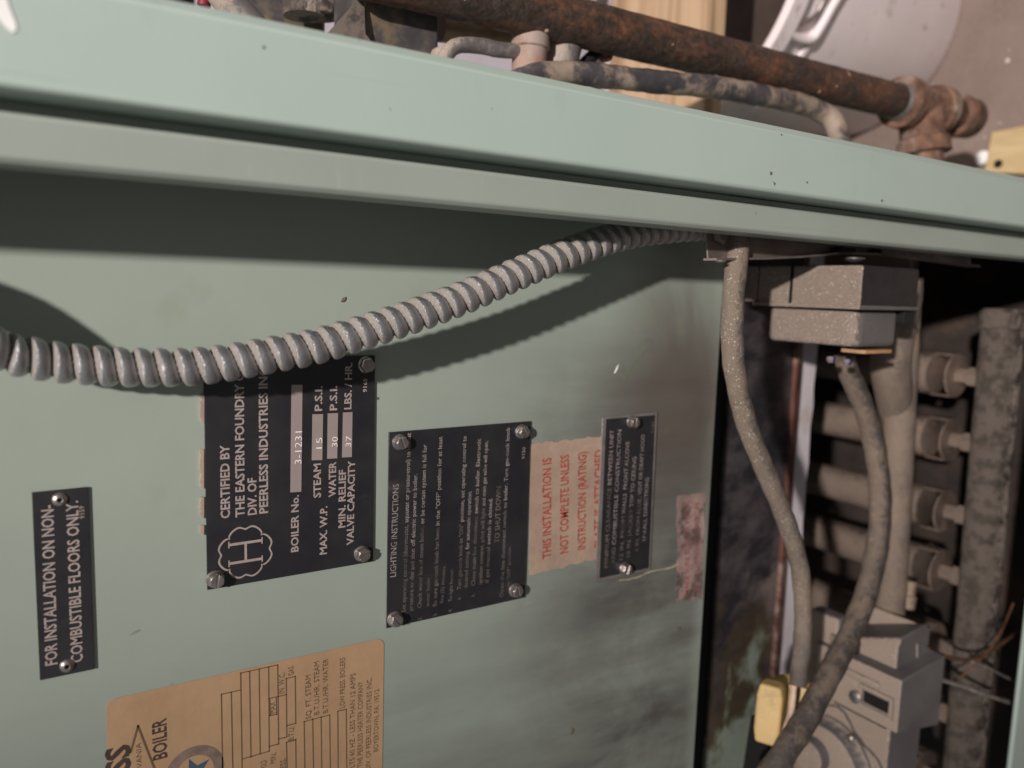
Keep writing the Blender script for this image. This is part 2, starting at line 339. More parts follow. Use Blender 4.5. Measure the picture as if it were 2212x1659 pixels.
# lettering: every line is set from where it starts to where it ends on its plate
def text_mesh(mb, txt, p0, p1, cap, z, bold=0.):
    cu = bpy.data.curves.new('t', 'FONT'); cu.body = txt; cu.size = 1; cu.offset = bold; cu.resolution_u = 2
    o = bpy.data.objects.new('t', cu); col.objects.link(o)
    dg = bpy.context.evaluated_depsgraph_get(); me = bpy.data.meshes.new_from_object(o.evaluated_get(dg))
    xs = [v.co.x for v in me.vertices]; x0, x1 = min(xs), max(xs)
    p0 = Vector((p0[0], p0[1])); p1 = Vector((p1[0], p1[1])); d = p1-p0; L = d.length; d = d.normalized()
    upv = Vector((-d[1], d[0]))                    # towards smaller x (physical up)
    if upv[0] > 0: upv = -upv
    sx = L/(x1-x0); sy = cap/.70
    vs = [(*(p0+d*((v.co.x-x0)*sx)+upv*(v.co.y*sy)), z) for v in me.vertices]
    mb.add(vs, [tuple(p.vertices) for p in me.polygons])
    bpy.data.objects.remove(o); bpy.data.meshes.remove(me); bpy.data.curves.remove(cu)
def crop(ox, oy, sc):
    return lambda u, v: P((ox+u/sc)*.54004, (oy+v/sc)*.54004)
def quadmb(mb, pts, z0, z1): return mb.prism([(p[0],p[1],z0) for p in pts], (0,0,z1-z0))
def barline(mb, a, b, wd, z):
    a = Vector((a[0],a[1])); b = Vector((b[0],b[1])); d = (b-a).normalized(); nrm = Vector((-d[1],d[0]))*wd/2
    a = a-d*wd/2; b = b+d*wd/2
    mb.add([(*(a-nrm),z),(*(b-nrm),z),(*(b+nrm),z),(*(a+nrm),z)], [(0,1,2,3)])

# ================================================================== SETTING
fl = MB().box((FX,-3,-4),(FX+.05,3,3)); tag(build('floor', fl, M['floor'], None, smooth=0), 'dusty brown grey concrete basement floor', 'floor', kind='structure')
bw = MB().box((-1.5,-3,-2.6),(FX,3,-2.65)); tag(build('wall', bw, M['darkbrown'], None, smooth=0), 'dim far basement wall', 'wall', kind='structure')

# ================================================================== BOILER
boiler = thing('boiler', (FX, -.2, -.1), 'sage green sheet steel boiler jacket with recessed front panel and raised corner trim', 'boiler')
ZA, ZB = .078, .090; YA, YS, YO = .0335, .0535, .0885; YG = .0489
pn = MB().box((-.35,-.62,-.0015),(.4016,.075,0)); build('front_panel', pn, M['panel'], boiler)
pr = [(YS,ZA-.009),(YS,ZB-.0015),(YS+.0015,ZB),(YO-.004,ZB),(YO,ZB-.004),(YO,-.75),(YO-.002,-.75),(YO-.002,ZB-.006),(YS+.002,ZB-.002),(YS+.002,ZA-.009)]
ct = MB().prism([(-.35,y,z) for y,z in pr], (FX+.35-.004,0,0)); build('corner_trim', ct, M['green'], boiler, .0008)
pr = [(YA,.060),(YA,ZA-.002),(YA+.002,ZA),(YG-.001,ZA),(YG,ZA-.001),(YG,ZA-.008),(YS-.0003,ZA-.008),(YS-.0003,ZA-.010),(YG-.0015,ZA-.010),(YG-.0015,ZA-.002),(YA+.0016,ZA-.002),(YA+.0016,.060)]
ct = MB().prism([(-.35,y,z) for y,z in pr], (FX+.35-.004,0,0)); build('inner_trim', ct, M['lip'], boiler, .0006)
rail0 = P(2190,1659,Z=ZB)[0]; rail1 = P(2212,1400,Z=ZB)[0]
rl = MB().box((P(2186,1659,Z=ZB)[0],-.62,ZB-.005),(FX-.01,YS-.002,ZB-.001)); build('base_rail', rl, M['green'], boiler, .002)
# combustion compartment
sx0, sx1 = .448, .545
sh = MB().prism([(sx0,-.62,-.030),(sx1,-.62,-.050),(sx1,-.62,-.053),(sx0,-.62,-.033)], (0,.68,0)); build('scorched_shield', sh, M['scorch'], boiler)
e = MB().prism([(.5455,-.62,-.046),(.557,-.62,-.050),(.557,-.62,-.056),(.5455,-.62,-.053)], (0,.68,0)); build('rusted_edge', e, M['rustedge'], boiler)
mbk = MB().box((.37,-.62,-.0345),(.47,.08,-.045)); build('gap_backing', mbk, M['black'], boiler)  # black sheet added so the gap below the panel reads dark
stp = []
for i in range(41):
    y = -.62+.68*i/40; stp.append((.561+random.uniform(-.0006,.0006), y, -.055))
for i in range(40,-1,-1):
    y = -.62+.68*i/40; stp.append((.582+random.uniform(-.0012,.0012), y, -.055))
build('insulation_strip', MB().prism(stp, (0,0,-.006)), M['white'], boiler)
build('chamber_roof', MB().box((.56,-.62,-.065),(.57,.085,-.70)), M['dark'], boiler)
build('chamber_back', MB().box((.40,-.62,-.70),(FX,.085,-.71)), M['dark'], boiler)
build('chamber_side', MB().box((.40,YO-.01,.05),(FX-.004,YO-.004,-.70)), M['dark'], boiler)
build('base_pan', MB().box((.86,-.62,.06),(.868,YO-.012,-.70)), M['dark'], boiler)
build('inner_ledge', MB().box((.655,.0,-.02),(.665,.07,-.16)), M['brick'], boiler, .002)
sm = MB(); o = P(0,0,Z=ZB+.0002)
sp = [P(a*.54,b*.54,Z=ZB) for a,b in [(-40,-30),(20,-30),(42,40),(62,90),(68,122),(50,132),(20,105),(0,80),(-40,60)]]
sm.prism([(p[0],p[1],ZB+.0001) for p in sp], (0,0,.0002)); build('white_patch', sm, M['matt_white'], boiler)  # thin white patch on the trim at the upper left

M['oil'] = surf('olive_oil_mark', (.15,.165,.13), .35, 0, .1, 40, bs=.05)
M['crumb'] = surf('brown_dirt', (.13,.11,.065), .8, 0, .3, 200)
def decal(name, pts, mat, z, h=.0001):
    q = [P(a,b_,Z=z) for a,b_ in pts]; return build(name, MB().prism([(p[0],p[1],z+.00004) for p in q], (0,0,h)), M[mat], boiler)
decal('oil_streak', [(1342,818),(1350,800),(1372,766),(1376,748),(1388,742),(1394,731),(1404,730),(1409,738),(1402,750),(1388,760),(1370,785),(1352,820)], 'oil', 0)
decal('paint_scratch', [(1326,806),(1331,794),(1337,786),(1334,797),(1329,806)], 'matt_white', 0)
for pts in ([(735,652),(739,644),(746,641),(745,648),(740,652)],[(1232,1580),(1235,1572),(1239,1576),(1236,1584),(1232,1586)],[(1462,1356),(1470,1354),(1468,1362)],[(812,860),(816,858),(815,863)]):
    decal('dirt_speck', pts, 'crumb', 0, .0006)
for pts in ([(1663,371),(1667,372),(1666,378),(1663,377)],[(1670,392),(1674,396),(1672,400)],[(1741,393),(1744,392),(1743,396)],[(1902,432),(1906,431),(1905,437)],[(1686,290),(1688,289),(1688,293)],[(566,101),(570,99),(569,105)]):
    decal('dirt_speck', pts, 'crumb', ZB, .0004)

# ================================================================== SCREWS AND PLATES
def screw(parent, px, py, z, ang, name='screw', r=.0042, hexr=.0034):
    c = P(px, py, Z=z); d = (0,0,1); mb = MB()
    c = Vector((c[0], c[1], z))
    mb.lathe(c, d, [(0,r),(.0004,r*1.02),(.0009,r*.95),(.0010,hexr*1.1)], 28)
    mb.lathe(c+Vector((0,0,.001)), d, [(0,hexr*1.12),(.0024,hexr*1.12),(.0030,hexr*.98)], 6, phase=ang+.3)
    # slotted crown: two half discs either side of the slot
    for sgn in (1,-1):
        pts = []; half = .00055; rr = hexr*.90
        a0 = math.asin(half/rr)
        for k in range(15):
            a = a0+(math.pi-2*a0)*k/14; x = rr*math.cos(a); y = rr*math.sin(a)*sgn
            pts.append((c[0]+x*math.cos(ang)-y*math.sin(ang), c[1]+x*math.sin(ang)+y*math.cos(ang), c[2]+.0039))
        if sgn < 0: pts = pts[::-1]
        mb.prism(pts, (0,0,.0007))
    return build(name, mb, M['steel'], parent, .00012)
def plate(name, x0, x1, y0, y1, label, cat, z0=.0004, th=.0009, mat='plate', rag=None, edge=False, group=None):
    t = thing(name, (x0+(x1-x0)/2, (y0+y1)/2, 0), label, cat, group)
    mb = MB().box((x0,y0,z0),(x1,y1,z0+th)); build('plate_face', mb, M[mat], t, .00015)
    return t, z0+th

# 1 floor notice
t, zt = plate('notice_plate', .0050, .0252, -.1688, -.0880, 'small black notice plate with two pop rivets reading for installation on non-combustible floors only', 'notice plate', group='black metal plates fixed to the green panel')
k8 = crop(0,1900,1.3825); z = zt+.00012; mb = MB()
text_mesh(mb, 'FOR INSTALLATION ON NON-', k8(316,1037), k8(294,160), .0044, z, .018)
text_mesh(mb, 'COMBUSTIBLE FLOORS ONLY.', k8(456,1022), k8(429,137), .0044, z, .018)
text_mesh(mb, '9159', k8(467,234), k8(463,166), .0019, z)
build('lettering', mb, M['silver'], t, smooth=0)
for px, py in ((129,1079),(145,1438)):
    c = P(px,py,Z=zt); c[2] = zt
    b_ = MB().lathe(c, (0,0,1), [(0,.0030),(.0004,.0029),(.0011,.0022),(.0014,.0012),(.0013,.0009),(.0004,.0008)], 24); build('rivet', b_, M['steel'], t)
    build('rivet_hole', MB().cyl(c+Vector((0,0,.0002)), c+Vector((0,0,.0006)), .00078), M['black'], t)

# 2 certification plate
t, zt = plate('certification_plate', .0722, .1538, -.1420, -.0350, 'large black plate with cloverleaf H emblem and boiler ratings, partly under the ribbed conduit', 'rating plate', group='black metal plates fixed to the green panel')
k = crop(700,1350,1.508); z = zt+.00012; mb = MB()
L2 = [('CERTIFIED BY',(326,1083),(322,643),.0040),('THE EASTERN FOUNDRY CO.',(414,1075),(409,135),.0040),('DIV. OF',(487,1062),(485,840),.0040),
      ('PEERLESS INDUSTRIES INC.',(555,1053),(552,160),.0040),('BOILER No.',(738,1285),(740,945),.0036),('STEAM',(873,960),(873,755),.0036),('P.S.I.',(880,440),(882,290),.0036),
      ('WATER',(963,955),(965,745),.0036),('P.S.I.',(970,436),(971,288),.0036),('MAX. W.P.',(909,1300),(912,1012),.0036),('MIN. RELIEF',(1020,1140),(1024,792),.0036),
      ('VALVE CAPACITY',(1070,1243),(1079,738),.0036),('LBS. / HR.',(1056,430),(1062,150),.0036),('9165',(1150,327),(1153,247),.0020)]
for a,b_,c,h in L2: text_mesh(mb, a, k(*b_), k(*c), h, z, .024)
build('lettering', mb, M['silver'], t, smooth=0)
mb = MB()
for q in ([(697,283),(763,283),(756,926),(690,930)],[(823,460),(887,459),(882,735),(819,737)],[(915,455),(977,453),(972,725),(912,728)],[(1007,450),(1064,447),(1060,717),(1001,720)]):
    quadmb(mb, [k(*p) for p in q], zt+.0001, zt+.00025)
build('blank_field', mb, M['bar'], t, smooth=0)
mb = MB()
for a,b_,c,h in [('3-1231',(757,757),(760,562),.0034),('15',(880,665),(882,600),.0030),('30',(973,655),(976,595),.0030),('37',(1055,655),(1058,590),.0030)]:
    text_mesh(mb, a, k(*b_), k(*c), h, zt+.0004, -.012)
build('stamped_digits', mb, M['glint'], t, smooth=0)
# emblem: scalloped ring round a serif H
mb = MB(); cc = k(422,1288); ring = []
def er(th):
    ph = (th+math.pi/4) % (math.pi/2); q = abs(math.sin(2*ph))
    return .80+.20*q**.45-.13*math.exp(-((ph-math.pi/4)/.17)**2)
n = 160; Rr = .0128; wd = .00085
for sgn in (0,1): pass
vs = []
for i in range(n):
    th = 2*math.pi*i/n; r = er(th)*Rr
    for rr_ in (r-wd/2, r+wd/2): vs.append((cc[0]+rr_*math.cos(th), cc[1]+rr_*math.sin(th), z))
mb.add(vs, [(2*i,2*i+1,(2*i+3)%(2*n),(2*i+2)%(2*n)) for i in range(n)])
for yy in (-.0045,.0045):
    barline(mb, (cc[0]-.0072,cc[1]+yy), (cc[0]+.0072,cc[1]+yy), .00125, z)
    for xx in (-.0076,.0076): barline(mb, (cc[0]+xx,cc[1]+yy-.0013), (cc[0]+xx,cc[1]+yy+.0013), .0006, z+.00003)
barline(mb, (cc[0],cc[1]-.0045), (cc[0],cc[1]+.0045), .0011, z+.00003)
build('emblem', mb, M['silver'], t, smooth=0)
for px,py,a in ((465,1250,1.45),(781,1195,.35),(790,788,2.2)): screw(t, px, py, zt, a)
# torn backing along the top edge of the plate
random.seed(3); mb = MB()
for a,b_ in ((345,505),(672,905),(960,1080),(1130,1185)):
    out_ = []; y = a
    while y < b_: q = k(160-random.uniform(1,14), y); out_.append((q[0],q[1])); y += random.uniform(4,14)
    q0_ = k(172, y); q1_ = k(172, a); out_ += [(q0_[0],q0_[1]),(q1_[0],q1_[1])]
    mb.prism([(p[0],p[1],.0001) for p in out_], (0,0,.0010))
build('torn_edge', mb, M['foil'], t, smooth=0)

# 3 lighting instructions
t, zt = plate('instruction_plate', .1618, .2496, -.1800, -.0747, 'black plate headed lighting instructions, held by four corner screws', 'instruction plate', group='black metal plates fixed to the green panel')
k = crop(1500,1600,1.659); z = zt+.00012; mb = MB(); mb2 = MB()
text_mesh(mb, 'LIGHTING INSTRUCTIONS', k(131,1165), k(151,552), .0034, z, .006)
text_mesh(mb2, 'TO SHUT DOWN', k(817,940), k(829,568), .0034, z, .004)
L3 = [('Set operating control (thermostat, aquastat or pressuretrol) to lowest',(196,1400),(231,215)),('pressure or dial and shut off electric power to boiler.',(243,1390),(273,487)),
 ('Check water line of steam boiler, or be certain system is full for',(300,1372),(336,292)),('water boiler.',(352,1362),(357,1160)),
 ('Be sure gas-cock knob has been in the "OFF" position for at least',(402,1360),(439,240)),('five (5) minutes.',(445,1340),(460,1092)),('To light burner:',(502,1330),(512,1115)),
 ('Turn gas-cock knob to "ON" position, set operating control to',(562,1250),(599,235)),('desired setting for automatic operation.',(606,1240),(632,598)),
 ('Close main line disconnect switch to boiler. Electronic',(655,1225),(694,255)),('ignition control, pilot will light and main gas valve will open,',(702,1215),(741,268)),
 ('if gas manual switch is closed.',(745,1205),(771,645)),('Open the line disconnect switch to boiler. Turn gas-cock knob',(842,1300),(886,180)),('to "OFF" position.',(885,1230),(894,965)),
 ('2.',(300,1452),(301,1430)),('3.',(402,1425),(403,1402)),('4.',(500,1400),(501,1378)),('a.',(558,1318),(559,1298)),('b.',(652,1297),(653,1277))]
for a,b_,c in L3:
    words = a.split(' ')
    if b_[1]-c[1] > 400:                       # wear: the left part of each line is rubbed dim, the right part reads clear
        for frac0, frac1, dst in ((0,.5,mb2),(.5,1,mb)):
            i0 = int(len(words)*frac0); i1 = int(len(words)*frac1); pre = len(' '.join(words[:i0]))+(1 if i0 else 0); seg_ = ' '.join(words[i0:i1]); tot = len(a)
            f0 = pre/tot; f1 = (pre+len(seg_))/tot
            A = (b_[0]+(c[0]-b_[0])*f0, b_[1]+(c[1]-b_[1])*f0); B = (b_[0]+(c[0]-b_[0])*f1, b_[1]+(c[1]-b_[1])*f1)
            text_mesh(dst, seg_, k(*A), k(*B), .0025, z, .008)
    else: text_mesh(mb2, a, k(*b_), k(*c), .0022, z)
text_mesh(mb, '9150', k(985,387), k(990,310), .0022, z)
build('lettering', mb, M['silver2'], t, smooth=0); build('worn_lettering', mb2, M['silver3'], t, smooth=0)
for px,py,a in ((863,955,.75),(1126,932,.9),(852,1336,1.15),(1112,1274,.6)): screw(t, px, py, zt, a+1.2)

# 4 pink foil sticker
def ragged(pts, amp, n=14, sides=None, seed=1):
    rnd = random.Random(seed); out = []; w_ = 0.
    for i in range(len(pts)):
        a = Vector(pts[i][:2]); b = Vector(pts[(i+1)%len(pts)][:2]); nr = Vector((-(b-a)[1],(b-a)[0])).normalized(); am = amp if (sides is None or i in sides) else 0
        out.append(a)
        for j in range(1,n):
            w_ = w_*.6+rnd.uniform(-am,am)*.8; out.append(a+(b-a)*((j+rnd.uniform(-.4,.4))/n)+nr*w_)
    return [(p[0],p[1]) for p in out]
k = crop(2080,1600,1.844)
t = thing('foil_sticker', (.275,-.127,0), 'pink metallic sticker with red capital lettering, torn lower edge, between two black plates', 'sticker')
mb = MB(); quadmb(mb, ragged([k(68,330),k(600,262),k(590,1165),k(70,1290)], .0009, 26, (0,2), 5), .0001, .0003); build('sticker_face', mb, M['foil'], t, smooth=0)
mb = MB()
for a,b_,c in [('THIS INSTALLATION IS',(226,1160),(227,422)),('NOT COMPLETE UNLESS',(352,1122),(358,400)),('INSTRUCTION (RATING)',(480,1095),(487,378)),('PLATE IS ATTACHED',(600,1075),(606,362))]:
    text_mesh(mb, a, k(*b_), k(*c), .0062, .0004, .012)
build('lettering', mb, M['redink'], t, smooth=0)

# 5 clearance plate
t = thing('clearance_plate', (.326,-.127,0), 'small scratched black plate with bare metal rim and two slotted screws, below the pink sticker', 'notice plate', 'black metal plates fixed to the green panel')
mb = MB(); q = [k(600,128),k(1003,88),k(950,1245),k(547,1335)]; quadmb(mb, q, .0006, .0013); build('plate_rim', mb, M['plateedge'], t, .0001)
mb = MB(); quadmb(mb, [k(625,138),k(985,108),k(938,1235),k(577,1308)], .0013, .0015); build('plate_face', mb, M['plate'], t)
mb = MB(); mb2 = MB()
for a,b_,c in [('MINIMUM CLEARANCE BETWEEN UNIT',(635,1228),(680,215)),('AND COMBUSTIBLE CONSTRUCTION',(688,1200),(736,215)),('12 IN. FROM WALLS  FRONT ALCOVE',(745,1170),(796,300)),
   ('18 IN. JACKET TOP TO CEILING',(798,1150),(846,415)),('6 IN. FROM FLUE, VENT OR DRAFT HOOD',(860,1110),(908,250)),('IN ALL DIRECTIONS',(915,1030),(938,565)),('9151',(974,240),(978,160))]:
    wds = a.split(' '); hh = len(wds)//2; l1 = ' '.join(wds[:hh]); l2 = ' '.join(wds[hh:]); fr = (len(l1)+1)/len(a)
    mid = (b_[0]+(c[0]-b_[0])*fr, b_[1]+(c[1]-b_[1])*fr); e1 = (b_[0]+(c[0]-b_[0])*(fr-.02), b_[1]+(c[1]-b_[1])*(fr-.02))
    if len(wds) > 2: text_mesh(mb2, l1, k(*b_), k(*e1), .0031, .00162); text_mesh(mb, l2, k(*mid), k(*c), .0031, .00162)
    else: text_mesh(mb2, a, k(*b_), k(*c), .0022, .00162)
build('lettering', mb, M['silver2'], t, smooth=0); build('worn_lettering', mb2, M['silver3'], t, smooth=0)
for px,py,a in ((1364,911,1.6),(1348,1227,1.2)): screw(t, px, py, .0015, a, r=.0040, hexr=.0034)
mb = MB()
gp = [k(*p) for p in [(735,1330),(800,1322),(880,1300),(960,1265),(1040,1250),(1110,1235),(1165,1210)]]
mb.sweep([(p[0],p[1],.0002) for p in spline([(g[0],g[1],0) for g in gp], 8)], .0008, 6, lambda a,b,i: .3+.6*random.random())
tag(build('glue_trail', mb, M['glue'], None, origin=(.33,-.175,0)), 'cream trail of dried glue below the bare rimmed plate', 'glue')

# 6 small worn sticker
t = thing('worn_sticker', (.386,-.173,0), 'narrow worn pink sticker with faded red lettering by the lower panel edge', 'sticker')
mb = MB(); quadmb(mb, ragged([k(1160,705),k(1372,680),k(1340,1465),k(1155,1485)], .0012, 24, (1,2,3), 9), .0001, .0003); build('sticker_face', mb, M['pinkst'], t, smooth=0)
mb = MB(); text_mesh(mb, 'MAKE SURE BURNER PORTS', k(1243,1430), k(1250,740), .0042, .0004, .012); text_mesh(mb, 'ARE IN UPRIGHT POSITION', k(1308,1415), k(1318,755), .0042, .0004, .012)
build('lettering', mb, M['redfade'], t, smooth=0)

# 7 tan rating sticker
k = crop(380,2500,1.8433)
t = thing('paper_label', (.095,-.26,0), 'tan paper rating label with brown ruled boxes and a round star seal', 'label')
a0 = Vector((.0292,-.1855)); cr = .0042
pts = []
for cx_, cy_, s0 in ((.0292+cr,-.1848-cr,math.pi),(.1608-cr,-.1853-cr,math.pi/2)):
    for j in range(7):
        an = s0-j*math.pi/12; pts.append((cx_+cr*math.cos(an), cy_+cr*math.sin(an)))
pts += [(.1605,-.305),(.0294,-.305)]
mb = MB(); quadmb(mb, pts, .0001, .0003); build('label_face', mb, M['kraft'], t, smooth=0)
z = .0004; dk = MB(); br = MB(); ln = MB(); sl = MB(); st_ = MB()
text_mesh(dk, 'PEERLESS', k(266,1690), k(252,868), .0095, z, .035)
text_mesh(dk, 'BOILER', k(530,972), k(522,680), .0060, z, .02)
text_mesh(br, 'PENNSYLVANIA', k(352,1300), k(338,862), .0022, z)
barline(ln, k(262,935), k(316,742), .0009, z); barline(ln, k(316,742), k(470,1140), .0009, z)
def LN(a, b_): barline(ln, k(*a), k(*b_), .00055, z)
for a,b_ in [((930,508),(942,1250)),((1003,492),(1018,1250)),((930,508),(1068,478)),((1072,352),(1086,1250)),((1072,352),(1345,292)),((1138,340),(1148,972)),((1208,322),(1216,948)),((1278,308),(1283,925)),((1345,292),(1352,875)),
             ((1086,985),(1283,928)),((1283,892),(1352,875)),((1281,540),(1405,512)),((1352,838),(1408,825)),((1408,392),(1412,822)),((1408,392),(1474,377)),((1474,377),(1478,722)),((1412,740),(1478,722)),
             ((1286,545),(1290,665)),((1335,535),(1337,655)),((1290,665),(1337,655)),((1410,862),(1418,1250)),((1478,838),(1482,1250)),((1410,862),(1478,845)),
             ((1540,710),(1548,1250)),((1603,690),(1612,1250)),((1665,675),(1672,1250)),((1728,660),(1735,1250)),((1540,710),(1728,660)),((1788,632),(1792,1250)),((1850,620),(1856,1250)),((1788,632),(1850,620))]: LN(a,b_)
for a,b_,c in [('IN. W.C.',(1392,500),(1396,345)),('MAX',(1327,645),(1325,560)),('GAS',(1463,365),(1462,300)),('B.T.U.',(1462,845),(1466,742)),('SQ. FT. STEAM',(1590,685),(1587,362)),('B.T.U./HR. STEAM',(1650,655),(1650,262)),
     ('B.T.U./HR. WATER',(1715,642),(1715,243)),('LOW PRESS. BOILERS',(1838,605),(1840,235)),('115 VOLTS 60 HZ - LESS THAN 12 AMPS',(1908,1190),(1917,350)),('THE PEERLESS HEATER COMPANY',(1968,1040),(1972,412)),
     ('DIV. OF PEERLESS INDUSTRIES INC.',(2028,1060),(2037,385)),('BOYERTOWN, PA. 19512',(2085,925),(2092,468)),('MIN.',(1328,1015),(1335,935)),('PRESS.',(1400,1110),(1405,975)),('MANIFOLD',(1260,1120),(1262,990))]:
    text_mesh(br, a, k(*b_), k(*c), .0028, z+.00005)
c0 = k(735,1085); r0, r1 = .0085, .0132; n = 64; vs = []
for i in range(n):
    th = 2*math.pi*i/n
    for rr_ in (r0,r1): vs.append((c0[0]+rr_*math.cos(th), c0[1]+rr_*math.sin(th), z))
sl.add(vs, [(2*i,2*i+1,(2*i+3)%(2*n),(2*i+2)%(2*n)) for i in range(n)])
vs = [(c0[0],c0[1],z)]
for i in range(10):
    rr_ = .0080 if i%2==0 else .0034; th = math.pi+2*math.pi*i/10; vs.append((c0[0]+rr_*math.cos(th), c0[1]+rr_*math.sin(th), z))
st_.add(vs, [(0,1+i,1+(i+1)%10) for i in range(10)])
build('bold_lettering', dk, M['darkink'], t, smooth=0); build('fine_lettering', br, M['brownink'], t, smooth=0); build('ruled_boxes', ln, M['brownink'], t, smooth=0)
build('seal_ring', sl, M['greyink'], t, smooth=0); build('seal_star', st_, M['blueink'], t, smooth=0)

# ================================================================== CONDUIT
kn = [(0,757,.0245),(60,771,.0225),(150,785,.0215),(300,794,.0232),(450,789,.027),(600,764,.031),(700,744,.0335),(864,693,.0375),(1000,644,.040),(1107,597,.0424),(1244,541,.0434),(1350,508,.0409),(1450,494,.039),(1560,488,.038)]
off = [(-.150,.030,.060),(-.100,.016,.052),(-.070,.006,.044),(-.043,-.004,.036),(-.020,-.0175,.030)]
pc = resample(spline([Vector(p) for p in off]+[P(a,b,Z=z) for a,b,z in kn], 16), .00055)
pitch = .0075; rnd = random.Random(4)
def rf(arc, an, i):
    u = ((arc/pitch)-an/(2*math.pi)) % 1.0
    v = (u**.80)*2-1
    t_ = (pc[min(i+1,len(pc)-1)]-pc[max(i-1,0)]).normalized()
    a_ = (Vector((0,0,1))-t_*t_[2]).normalized(); b_ = t_.cross(a_); nx = -(a_[0]*math.cos(an)+b_[0]*math.sin(an))
    g = max(0, min(1, (nx-.05)*4))
    return .56+.47*(1-math.exp(-u/.085))*max(0,1-u**3.6)**.60 + g*.05*rnd.random()
mb = MB().sweep(pc, .0079, 64, rf)
t = tag(build('flexible_conduit', mb, M['conduit'], None, smooth=60, origin=(.1,-.03,.02)), 'grey ribbed flexible metal conduit with dust on top, arching across the front panel', 'conduit')

# ================================================================== BRACKET, RELAY BOX
def PX(px, z, py=600): return P(px, py, Z=z)[0]
yb = .0245
t = thing('mounting_bracket', (.5,yb,.03), 'dusty steel bracket with slots and a rivet, fixed under the green corner trim', 'bracket')
zk = .050
def bp(px, py, z=zk): return P(px, py, Z=z)
face = [bp(1524,470),bp(1530,563),bp(1640,560),bp(1720,556),bp(1800,549),bp(1905,552),bp(1905,470)]
build('bracket_plate', MB().prism([(p[0],p[1],zk-.0012) for p in face], (0,0,.0012)), M['bracket'], t, .0003)
edge = [bp(1530,563),bp(1640,561),bp(1720,557),bp(1800,549),bp(1905,552),bp(2000,563),bp(2100,577)]
vs = [(p[0],p[1],0) for p in edge]; up_ = [(p[0],p[1]+.0013,0) for p in edge][::-1]
build('bracket_flange', MB().prism([(a,b_,zk-.004) for a,b_,_ in vs+up_], (0,0,.010)), M['bracket'], t, .0002)
arm = [bp(1905,500,.0570),bp(1907,550,.0570),bp(2000,560,.0570),bp(2098,573,.0570),bp(2098,500,.0570)]
build('bracket_arm', MB().prism([(p[0],p[1],.0555) for p in arm], (0,0,.0015)), M['galv'], t, .0003)
for a,b_ in ((1796,547),(1884,545)):
    q = [bp(a,b_-8,.0508),bp(a,b_,.0508),bp(a+40,b_-1,.0508),bp(a+34,b_-11,.0508),bp(a+8,b_-12,.0508)]
    build('slot', MB().prism([(p[0],p[1],.0502) for p in q], (0,0,.0062)), M['black'], t)
cc = P(1846,557,Z=.0560)
build('rivet', MB().lathe(cc, (0,-1,0), [(0,.0066),(.0008,.0064),(.0022,.0046),(.0030,.0018)], 24), M['steel'], t)
cc = P(1556,562,Z=.056); build('rivet', MB().lathe(cc, (0,-1,0), [(0,.003),(.0008,.0028),(.0014,.0012)], 16), M['steel'], t)
build('bolt', MB().lathe(bp(1556,506,.0505), (0,0,1), [(0,.0060),(.002,.0056),(.003,.004)], 6), M['bracket'], t)

zf = .074; x0 = PX(1861,zf,620); x1 = PX(1984,zf,620)
zb = .052
# back of the box: where the same top face ends on the left
lo_, hi_ = -.1, .073
for _ in range(40):
    m = (lo_+hi_)/2
    if P(1637,620,Z=m)[0] > x0: lo_ = m
    else: hi_ = m
zb = lo_
y_top = P(1861,572,Z=zf)[1]; y_mid = P(1861,664,Z=zf)[1]; y_low = P(1830,762,Z=zf)[1]
t = thing('relay_box', (x1, y_mid, (zf+zb)/2), 'stepped black and grey relay box thick with dust, hanging from the bracket above the pipes', 'relay box')
mb = MB().box((x0,y_top,zb),(x1,y_mid,zf)); build('housing', mb, M['boxblack'], t, .0012)
def rrect(xa,xb_,za,zb_,r,n=5):
    o_ = []
    for cx_,cz_,s0 in ((xb_-r,zb_-r,0),(xa+r,zb_-r,90),(xa+r,za+r,180),(xb_-r,za+r,270)):
        for j in range(n+1): an = math.radians(s0+90*j/n); o_.append((cx_+r*math.cos(an), cz_+r*math.sin(an)))
    return o_
cv = rrect(x0+.006,x1-.009,zb+.004,zf-.005,.007)
pts = [(a,y_mid-.0015,b_) for a,b_ in cv]; mb = MB(); mb.prism(pts, (0,y_low-y_mid+.004,0))
build('cover', mb, M['boxgrey'], t, .0035, seg=3)
mb = MB().box((x0-.002,y_mid-.0014,zb-.002),(x1+.001,y_mid+.0012,zf+.0012)); build('cover_lip', mb, M['boxgrey'], t, .0005)
build('seam', MB().box((x0-.0006,y_top,zb+(zf-zb)*.34),(x0+.002,y_mid+.001,zb+(zf-zb)*.34+.0022)), M['black'], t)
build('mounting_ear', MB().box((x0+.0,y_top,zb-.012),(x0+.02,y_mid+.001,zb-.0005)), M['boxblack'], t, .001)
mb = MB().prism([(a*.96+.04*(x0+x1)/2-.001,y_low+.0005,b_) for a,b_ in rrect(x0+.018,x1-.010,zf-.024,zf-.006,.003)], (0,-.0022,0)); build('gasket', mb, M['fibre'], t)
build('latch_tab', MB().box((x1-.010,y_mid-.010,zf-.020),(x1+.001,y_mid-.0016,zf-.002)), M['black'], t, .0008)
for (a,b_) in ((1795,770),(1830,776)):
    c = P(a,b_,Z=.055); build('wire_nut', MB().lathe(c, (0,-1,.1), [(0,.0025),(.002,.003),(.004,.002)], 10), M['blue'], t)

